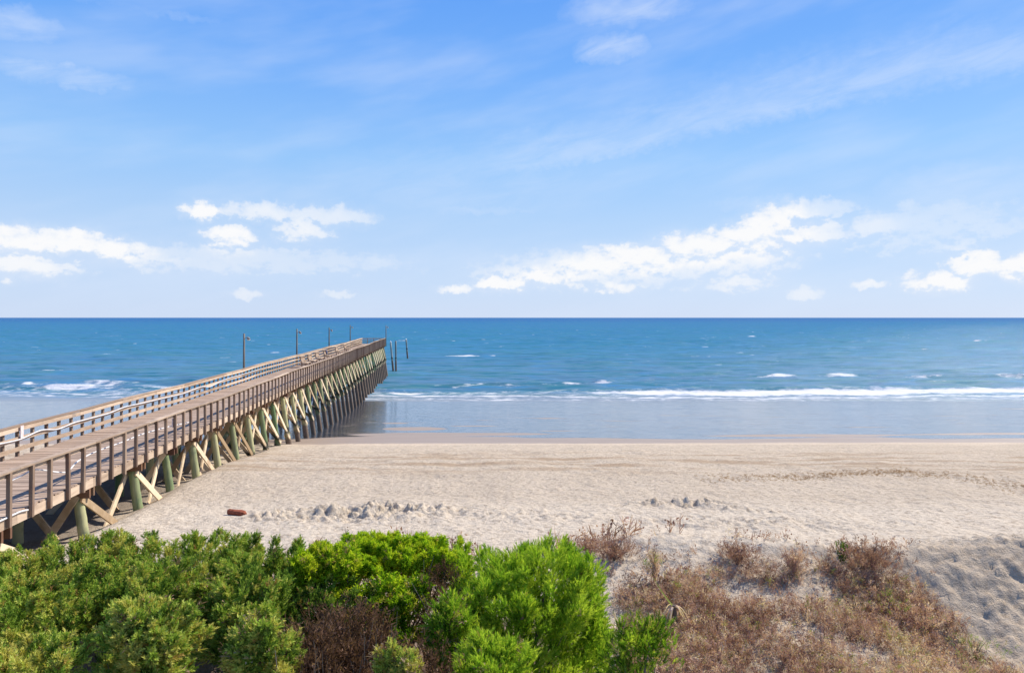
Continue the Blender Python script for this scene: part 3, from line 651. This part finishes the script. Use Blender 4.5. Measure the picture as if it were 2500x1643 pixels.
def sprays(kind, pos, dirs, size, tint):
    Vs, Ts = [], []
    which = rng.integers(0, 4, len(pos))
    for k in range(4):
        s_ = which == k
        if not s_.any(): continue
        T = TEM[kind][k]; p, d, sz, tn = pos[s_], norm(dirs[s_]), size[s_], tint[s_]
        a = norm(np.cross(d, rng.normal(size=d.shape))); b = np.cross(d, a)
        M = np.stack([a, b, d], 1) * sz[:, None, None]                   # rows
        v = np.einsum('tij,njk->ntik', T, M) + p[:, None, None, :]
        Vs.append(v.reshape(-1, 3)); Ts.append(np.repeat(tn, T.shape[0] * 3))
    V = np.concatenate(Vs); Tn = np.concatenate(Ts)
    return V, np.arange(len(V)).reshape(-1, 3), Tn
def rand_dirs(n): return norm(rng.normal(size=(n, 3)))
def at(sx, Y): return (sx - 1250) / F * Y
def shrub(name, mat, kind, sx, hw_px, top_sy, Y, label, cat='shrub', ry=None, depth=1.1, plumes=110, per=88, size=.095, up=.45, plen=.5, pw=.30, hollow=.03, tmean=.5, tsd=.20, branches=16, bmat=None, brown=.03, group=None, low=-.2):
    X = at(sx, Y); rx = hw_px / F * Y; ry = ry or rx * .8; top = CAMZ - (top_sy - 775) / F * Y; g = tz(X, Y)
    e = empty(name, (X, Y, g)); tag(e, label, cat, group)
    cz = top - g - depth
    rad = np.array([rx, ry, depth]); D0 = rand_dirs(plumes * 5); hol = fbm(D0[:, 0] * 2.4 + sx * .013, D0[:, 2] * 2.4 + Y, 141, 2); D0 = D0[(D0[:, 2] > low) & ((hol > hollow) | (D0[:, 2] > .62))][:plumes]; npl = len(D0)
    wv = 1 + .24 * fbm(D0[:, 0] * 2.3 + sx * .01, D0[:, 1] * 2.3 + D0[:, 2] * 1.7, 131, 3)
    R0 = wv * rng.uniform(.84, 1.08, npl) * np.where(rng.random(npl) < .28, rng.uniform(.5, .8, npl), 1); pl_ = plen * rng.uniform(.6, 1.35, npl)
    S0 = D0 / (np.abs(D0) ** 3.2).sum(1, keepdims=True) ** (1 / 3.2); tip = S0 * rad * R0[:, None] + np.array([0, 0, cz]); ax = norm(D0 * np.array([1, 1, .8]) + np.array([0, 0, up]) + rng.normal(size=(npl, 3)) * .3)
    cen = tip - ax * pl_[:, None]
    P, Dn, Tn = [], [], []
    for k in range(npl):
        n = int(per * (pl_[k] / plen) ** 1.3); q = rng.random(n) ** .75; off = rand_dirs(n) * (pw * pl_[k] * (1.08 - q) ** .7)[:, None] * rng.random((n, 1)) ** .5
        bend = np.array([0, 0, rng.uniform(-.12, .12)]) * (q[:, None] ** 2) * pl_[k]
        P.append(cen[k] + ax[k] * (q * pl_[k])[:, None] + off + bend); Dn.append(ax[k] * .9 + norm(off + 1e-6) * .75 + np.array([0, 0, up * .5]) + rng.normal(size=(n, 3)) * .22)
        tb = tmean + .1 + rng.normal() * .17; tt = np.clip(tb + rng.normal(size=n) * tsd, .0, .9); br = rng.random(n) < brown * (4 if rng.random() < .12 else 1); tt[br] = rng.uniform(.9, 1, br.sum()); Tn.append(tt)
    P, Dn, Tn = np.concatenate(P), np.concatenate(Dn), np.concatenate(Tn)
    V, T3, tt = sprays(kind, P, Dn, size * rng.uniform(.65, 1.3, len(P)), Tn)
    link('crown', mesh_np('crown', V, T3, 3, {'tint': tt}), mat, e)
    nd = 50; kk = rng.integers(0, npl, nd); Pd = cen[kk] + ax[kk] * (pl_[kk] * rng.uniform(.4, 1.0, nd))[:, None]
    V, T3, tt = sprays('twig', Pd, ax[kk] + rng.normal(size=(nd, 3)) * .5, rng.uniform(.12, .26, nd), rng.uniform(.5, 1, nd)); link('dead_twigs', mesh_np('dead_twigs', V, T3, 3, {'tint': tt}), DEAD, e)
    mb = MB()
    for k in range(branches):
        c_ = cen[k % len(cen)] * np.array([.92, .92, .97]); b0_ = Vector((random.uniform(-.12, .12) * rx * 2, random.uniform(-.1, .1), -.1)); c_ = Vector(c_)
        mid = b0_.lerp(c_, .5) + Vector((random.uniform(-.12, .12), random.uniform(-.12, .12), -.12)); r0 = random.uniform(.02, .045)
        mb.tube([b0_, b0_.lerp(mid, .5) + Vector((0, 0, .03)), mid, mid.lerp(c_, .6), c_], [r0, r0 * .85, r0 * .65, r0 * .4, r0 * .15], 6)
    mb.build('branches', bmat or BARK, e, smooth=True)
    return e
JG = 'juniper shrubs on the dune'
shrub('juniper_shrub', JUN, 'juniper', 90, 190, 1340, 13.2, 'broad dull green juniper at the back left, beside the pier piles', group=JG, depth=1.0, plumes=150, tmean=.55)
shrub('juniper_shrub', JUN, 'juniper', 265, 120, 1328, 13.4, 'narrow yellowish green juniper against the nearest pier braces', group=JG, depth=1.0, plumes=100, tmean=.6)
shrub('juniper_shrub', JUN, 'juniper', 440, 200, 1320, 12.8, 'tall green juniper with the pale sand just above its top, right of the pier piles', group=JG, depth=1.1, plumes=160, tmean=.6)
shrub('juniper_shrub', JUN, 'juniper', 650, 160, 1350, 12.1, 'olive green juniper sloping down toward the bright yellow-green shrub', group=JG, depth=1.1, plumes=130, tmean=.55)
shrub('juniper_shrub', JUN, 'juniper', 70, 200, 1415, 10.6, 'dark juniper at the left edge, in front of the broad back one', group=JG, depth=1.0, plumes=130, tmean=.5)
shrub('juniper_shrub', JUN, 'juniper', 350, 170, 1390, 11.2, 'shaded juniper in the middle of the left thicket', group=JG, depth=1.0, plumes=120, tmean=.5)
shrub('juniper_shrub', JUN, 'juniper', 620, 150, 1420, 10.6, 'dark green juniper with shaded hollows beside the dead brush', group=JG, depth=.9, plumes=95, tmean=.45)
shrub('juniper_shrub', JUN, 'juniper', 355, 125, 1488, 8.9, 'rounded pale green juniper at the front, bottom left', group=JG, depth=.85, plumes=130, plen=.36, size=.12, tmean=.62, per=48)
shrub('juniper_shrub', JUN, 'juniper', 60, 170, 1590, 8.4, 'yellowish juniper tip at the bottom left corner', group=JG, depth=.7, plumes=100, plen=.34, size=.12, tmean=.72, per=48)
shrub('juniper_shrub', JUN, 'juniper', 640, 85, 1528, 8.8, 'small juniper spray at the bottom, left of the dead brown branches', group=JG, depth=.75, plumes=60, plen=.34, size=.12, tmean=.6, per=44)
shrub('myrtle_shrub', MYR, 'leaf', 955, 190, 1328, 12.6, 'bright yellow-green leafy shrub at the centre, above the dead brush', depth=.6, plumes=260, plen=.26, size=.085, up=.6, tmean=.55, per=60, ry=.9, low=.0, branches=22, pw=.42)
shrub('myrtle_shrub', MYR, 'leaf', 800, 85, 1345, 11.8, 'small yellow-green leafy shrub between the junipers and the bright centre shrub', depth=.6, plumes=80, plen=.3, size=.11, up=.6, tmean=.62, per=42, brown=.08, pw=.42)
shrub('cedar_shrub', FEA, 'feather', 1285, 190, 1348, 11.4, 'large feathery bright green cedar bush in the middle of the foreground', depth=1.35, plumes=440, plen=.34, size=.13, up=.8, per=40, tmean=.52, ry=1.1, low=-.6, pw=.5, hollow=-.4)
shrub('cedar_shrub', FEA, 'feather', 1560, 90, 1520, 9.6, 'small loose olive-green cedar bush right of the large feathery one', depth=.7, plumes=62, plen=.34, size=.11, up=.6, per=24, tmean=.12, brown=.16, pw=.55)
shrub('cedar_shrub', FEA, 'feather', 1210, 95, 1575, 8.9, 'low green cedar sprig at the bottom edge below the large feathery bush', depth=.5, plumes=90, plen=.28, size=.12, up=.6, per=36, tmean=.55, pw=.45)
shrub('juniper_shrub', JUN, 'juniper', 830, 110, 1432, 11.3, 'dark shaded juniper behind the dead brown branches', group=JG, depth=.9, plumes=80, per=46, tmean=.25, brown=.08)
shrub('myrtle_shrub', MYR, 'leaf', 960, 105, 1418, 11.4, 'olive green leafy skirt in the shade under the bright centre shrub', depth=.7, plumes=60, plen=.34, size=.11, up=.3, tmean=.2, per=30, brown=.14, pw=.5)
shrub('cedar_shrub', FEA, 'feather', 1110, 70, 1470, 10.3, 'thin olive cedar sprig between the dead branches and the large feathery bush', depth=.8, plumes=60, plen=.32, size=.12, up=.6, per=30, tmean=.35, brown=.12, pw=.45)
shrub('juniper_shrub', JUN, 'juniper', 965, 60, 1592, 8.7, 'tiny yellow-green juniper sprig at the bottom edge among dead twigs', group=JG, depth=.4, plumes=34, plen=.25, size=.1, per=40, tmean=.7)
# dead brush: many thin grey branches and dead twigs
def dead_brush(sx, hw, top_sy, Y, label, n_tw=900, n_br=60, size=.3, lean=(0, 0, 1)):
    X = at(sx, Y); rx = hw / F * Y; top = CAMZ - (top_sy - 775) / F * Y; g = tz(X, Y); H = top - g
    e = empty('dead_bush', (X, Y, g)); tag(e, label, 'dead bush', 'dead brush on the dune')
    d = rand_dirs(n_tw); d[:, 2] = np.abs(d[:, 2]); P = d * np.array([rx, .9, H * .55]) * rng.uniform(.35, 1, (n_tw, 1)) + np.array([0, 0, H * .42])
    V, T3, tt = sprays('twig', P, d * .8 + np.array(lean) + rng.normal(size=(n_tw, 3)) * .35, size * rng.uniform(.6, 1.4, n_tw), np.clip(rng.normal(.36, .2, n_tw), 0, 1))
    link('twigs', mesh_np('twigs', V, T3, 3, {'tint': tt}), DEAD, e)
    mb = MB()
    for k in range(n_br):
        b_ = Vector((random.uniform(-.5, .5) * rx, random.uniform(-.4, .4), 0)); q = Vector((random.uniform(-1, 1) * rx * 1.1, random.uniform(-1, .3), random.uniform(.55, 1.0) * H))
        md = b_.lerp(q, .5) + Vector((random.uniform(-.2, .2), random.uniform(-.2, .2), random.uniform(-.1, .15))); r0 = random.uniform(.008, .022)
        mb.tube([b_, md, md.lerp(q, .5) + Vector((random.uniform(-.06, .06), 0, .03)), q], [r0, r0 * .7, r0 * .45, r0 * .15], 5)
    mb.build('branches', GREYP, e)
dead_brush(855, 130, 1490, 10.0, 'dark dead bush of bare brown branches below the bright centre shrub', 1300, 60, .24)
dead_brush(1080, 70, 1365, 11.7, 'tan dead branches between the bright centre shrub and the feathery cedar', 300, 26, .22)
dead_brush(1020, 120, 1560, 9.2, 'pale dry sprays of dead twigs at the bottom centre', 420, 30, .26)
dead_brush(760, 130, 1500, 9.4, 'dark bare branches in the hollow beside the small juniper spray', 1200, 34, .24)

# reddish dry brush on the dune slope: ground cover
def in_brush(sx, sy):
    top = np.interp(sx, [1480, 1560, 1640, 1760, 1900, 2050, 2150, 2230, 2300, 2380, 2460], [1440, 1420, 1420, 1375, 1390, 1370, 1370, 1420, 1480, 1560, 1640]); return sy > top + 0 * sx
n = 60000
Xc = rng.uniform(1.0, 11.5, n); Yc = rng.uniform(9.2, 17.0, n); Zc = terrain_z(Xc, Yc)
sxp = 1250 + F * Xc / Yc; syp = 775 + F * (CAMZ - Zc - .12) / Yc
dn = fbm(Xc * 1.1, Yc * 1.1, 81, 3)
keep = in_brush(sxp, syp) & (sxp > 1480 + 60 * rng.random(n)) & (dn + rng.normal(size=n) * .15 > -.13)
Xc, Yc, Zc, dn = Xc[keep], Yc[keep], Zc[keep], dn[keep]
P = np.stack([Xc, Yc, Zc - .02], -1) + np.stack([0 * Xc, 0 * Xc, rng.uniform(0, .22, len(Xc)) * (1 + 2 * np.clip(dn, 0, 1))], -1)
Dn = rng.normal(size=P.shape) * .55 + np.array([0, 0, .8])
hue = fbm(Xc * .8, Yc * .8, 91, 2) + .5 * fbm(Xc * 2.5, Yc * 2.5, 92, 2); tn = np.clip(.47 + .42 * hue + rng.normal(size=len(Xc)) * .27, 0, .88); gr = rng.random(len(Xc)) < .05 + .10 * (hue > .2); tn[gr] = rng.uniform(.9, 1, gr.sum())
V, T3, tt = sprays('twig', P, Dn, .15 * rng.uniform(.4, 1.5, len(P)), tn)
o = link('dry_brush', mesh_np('dry_brush', V, T3, 3, {'tint': tt}), DRY); tag(o, 'low tangle of reddish-brown dry brush covering the dune slope at the lower right', 'brush', kind='stuff')
# separate clumps standing above it
def clump(name, sx, foot_sy, hgt, wid, n_, label, cat, kind='twig', mat=DRY, tmean=.4, stalks=18, upw=1.2, size=.2):
    # walk down the sight line to the ground
    Y = 18.0
    while Y > 8 and 775 + F * (CAMZ - tz(at(sx, Y), Y)) / Y < foot_sy: Y -= .05
    X = at(sx, Y); e = empty(name, (X, Y, tz(X, Y))); tag(e, label, cat, 'clumps on the dune slope')
    hgt *= .8; u = rng.random(n_) ** .8; d = rng.normal(size=(n_, 3)) * np.array([wid / 2, wid / 2, 0]); P = d * (.35 + .65 * u[:, None]); P[:, 2] = u * hgt * .85
    V, T3, tt = sprays(kind, P, rng.normal(size=(n_, 3)) * .4 + d * 1.2 + np.array([0, 0, upw]), size * rng.uniform(.5, 1.3, n_), np.clip(rng.normal(tmean, .16, n_), 0, 1))
    link('twigs', mesh_np('twigs', V, T3, 3, {'tint': tt}), mat, e)
    mb = MB()
    for k in range(stalks):
        a_, h_ = random.uniform(0, 6.28), hgt * random.uniform(.6, 1.2); q = Vector((math.cos(a_) * wid * .5 * random.random(), math.sin(a_) * wid * .4 * random.random(), h_))
        mb.tube([(0, 0, -.05), q * .5 + Vector((0, 0, .04)), q], [.008, .006, .002], 4)
    mb.build('stalks', GREYP, e)
n = 420; Xs = rng.uniform(1.6, 9.5, n); Ys = rng.uniform(13.4, 17.2, n); kp = fbm(Xs * .7, Ys * .9, 96, 3) > .02; Xs, Ys = Xs[kp], Ys[kp]
P = np.stack([Xs, Ys, terrain_z(Xs, Ys) - .02], -1)
V, T3, tt = sprays('twig', P, rng.normal(size=P.shape) * .5 + np.array([0, 0, .8]), rng.uniform(.10, .34, len(P)), np.clip(rng.normal(.3, .2, len(P)), 0, .9))
o = link('sparse_twigs', mesh_np('sparse_twigs', V, T3, 3, {'tint': tt}), DRY); tag(o, 'sparse dark twigs scattered over the bare sand above the brush patch', 'twigs', kind='stuff')
clump('grass_clump', 1597, 1420, .85, .22, 110, 'tall tan dry grass clump on the pale sand right of the feathery cedar', 'grass clump', tmean=.72, upw=2.5)
clump('dry_bush', 1800, 1375, .5, .5, 190, 'dark red-brown bush on bare sand behind the brush patch', 'dry bush', tmean=.28)
clump('dry_bush', 1940, 1402, .62, .3, 120, 'narrow forked brown bush standing alone against pale sand', 'dry bush', tmean=.5, upw=1.8)
clump('dry_bush', 2120, 1385, .55, .75, 340, 'wide dark maroon bush at the top of the brush patch under the dune crest', 'dry bush', tmean=.22)
clump('green_bush', 2055, 1372, .55, .13, 70, 'slim olive-green sprig beside the maroon bush', 'bush', 'juniper', JUN, .25, 8, 2.0, .11)
clump('dry_bush', 1500, 1365, .5, .6, 230, 'sparse rust-brown bush just right of the feathery cedar top', 'dry bush', tmean=.3)
clump('dry_bush', 1440, 1350, .4, .35, 90, 'small reddish twig bush behind the feathery cedar', 'dry bush', tmean=.35)
clump('green_bush', 2160, 1490, .5, .7, 130, 'olive and brown bush at the right end of the brush patch', 'bush', 'twig', DRY, .92, 14, 1.2, .12)
clump('green_bush', 2380, 1600, .5, .6, 110, 'yellow-green weed clump at the lower right below the bare dune slope', 'bush', 'twig', DRY, .97, 10, 1.2, .12)
clump('dry_bush', 2230, 1520, .4, .7, 240, 'tan-brown bush at the foot of the bare dune slope', 'dry bush', tmean=.55)
# dry stalks standing behind the shrubs against the sand
n = 520; Xs = rng.uniform(-7.2, 4.2, n); Ys = rng.uniform(14.6, 17.6, n); kp = fbm(Xs * .5, Ys * .5, 95, 2) > -.05; Xs, Ys = Xs[kp], Ys[kp]
P = np.stack([Xs, Ys, terrain_z(Xs, Ys) - .02], -1)
V, T3, tt = sprays('twig', P, rng.normal(size=P.shape) * .25 + np.array([0, 0, 1]), rng.uniform(.25, .65, len(P)), np.clip(rng.normal(.35, .2, len(P)), 0, .9))
o = link('dry_stalks', mesh_np('dry_stalks', V, T3, 3, {'tint': tt}), DRY); tag(o, 'thin dry stalks standing along the back of the green shrubs against pale sand', 'stalks', kind='stuff')
# dead yucca with drooping leaf blades
Xy, Yy = at(1645, 13.3), 13.3; e = empty('dead_yucca', (Xy, Yy, tz(Xy, Yy))); tag(e, 'withered yucca with drooping straw-coloured leaves and one green blade beside the cedar', 'yucca')
MB().tube([(0, 0, -.05), (.02, 0, .25), (0, .02, .5)], [.06, .055, .045], 8, wob=.1).build('stem', BARK, e)
def blade_leaf(ang, L_, droop, w_):
    vs, fs = [], []; d = Vector((math.cos(ang), math.sin(ang), 0)); sd_ = Vector((-d.y, d.x, 0))
    for k in range(6):
        q = k / 5; p_ = Vector((0, 0, .48)) + d * (L_ * q * .8) + Vector((0, 0, L_ * (.5 * q - droop * q * q))); ww = w_ * (1 - q) ** .7 + .002
        vs += [p_ - sd_ * ww, p_ + Vector((0, 0, -.012)), p_ + sd_ * ww]
    for k in range(5): fs += [(3 * k, 3 * k + 1, 3 * k + 4, 3 * k + 3), (3 * k + 1, 3 * k + 2, 3 * k + 5, 3 * k + 4)]
    mb = MB(); mb._add(vs, fs, random.uniform(.75, .9)); return mb
for k in range(13): blade_leaf(random.uniform(0, 6.28), random.uniform(.22, .4), random.uniform(.9, 1.9), .02).build('leaf', DRY, e)
gl = blade_leaf(2.4, .55, -.3, .03); gl.t = [.97] * len(gl.t); gl.build('leaf', DRY, e)

# ------------------------------------------------------------------ reed wrack on the beach
n = 2200; sxw = rng.uniform(1700, 2620, n)
syw = np.interp(sxw, [1700, 1850, 2000, 2100, 2180, 2320, 2420, 2500, 2620], [1172, 1166, 1160, 1155, 1152, 1162, 1178, 1188, 1180]) + rng.normal(size=n) * np.interp(sxw, [1700, 2000, 2300, 2600], [7, 4, 5, 8])
dens = np.interp(sxw, [1700, 1850, 2000, 2200, 2320, 2500, 2620], [.25, .6, 1, 1, .55, .55, .3]); kp = rng.random(n) < dens; sxw, syw = sxw[kp], syw[kp]
Yw = np.full(len(sxw), 31.0)
for _ in range(12): Yw = F * (CAMZ - terrain_z((sxw - 1250) / F * Yw, Yw, False)) / (syw - 775)
Xw = (sxw - 1250) / F * Yw; P = np.stack([Xw, Yw, terrain_z(Xw, Yw) + .012], -1); Dn = rng.normal(size=P.shape) * np.array([1, .5, .1])
V, T3, tt = sprays('twig', P, Dn, rng.uniform(.05, .16, len(P)), np.clip(rng.normal(.62, .18, len(P)), 0, .88))
m = leaf_mat('reed_straw', [(0, (.22, .12, .05)), (.5, (.40, .24, .11)), (1, (.52, .36, .2))], .1)
o = link('reed_wrack', mesh_np('reed_wrack', V, T3, 3, {'tint': tt}), m); tag(o, 'brown line of dry reed wrack washed up along the middle of the beach', 'wrack', kind='stuff')
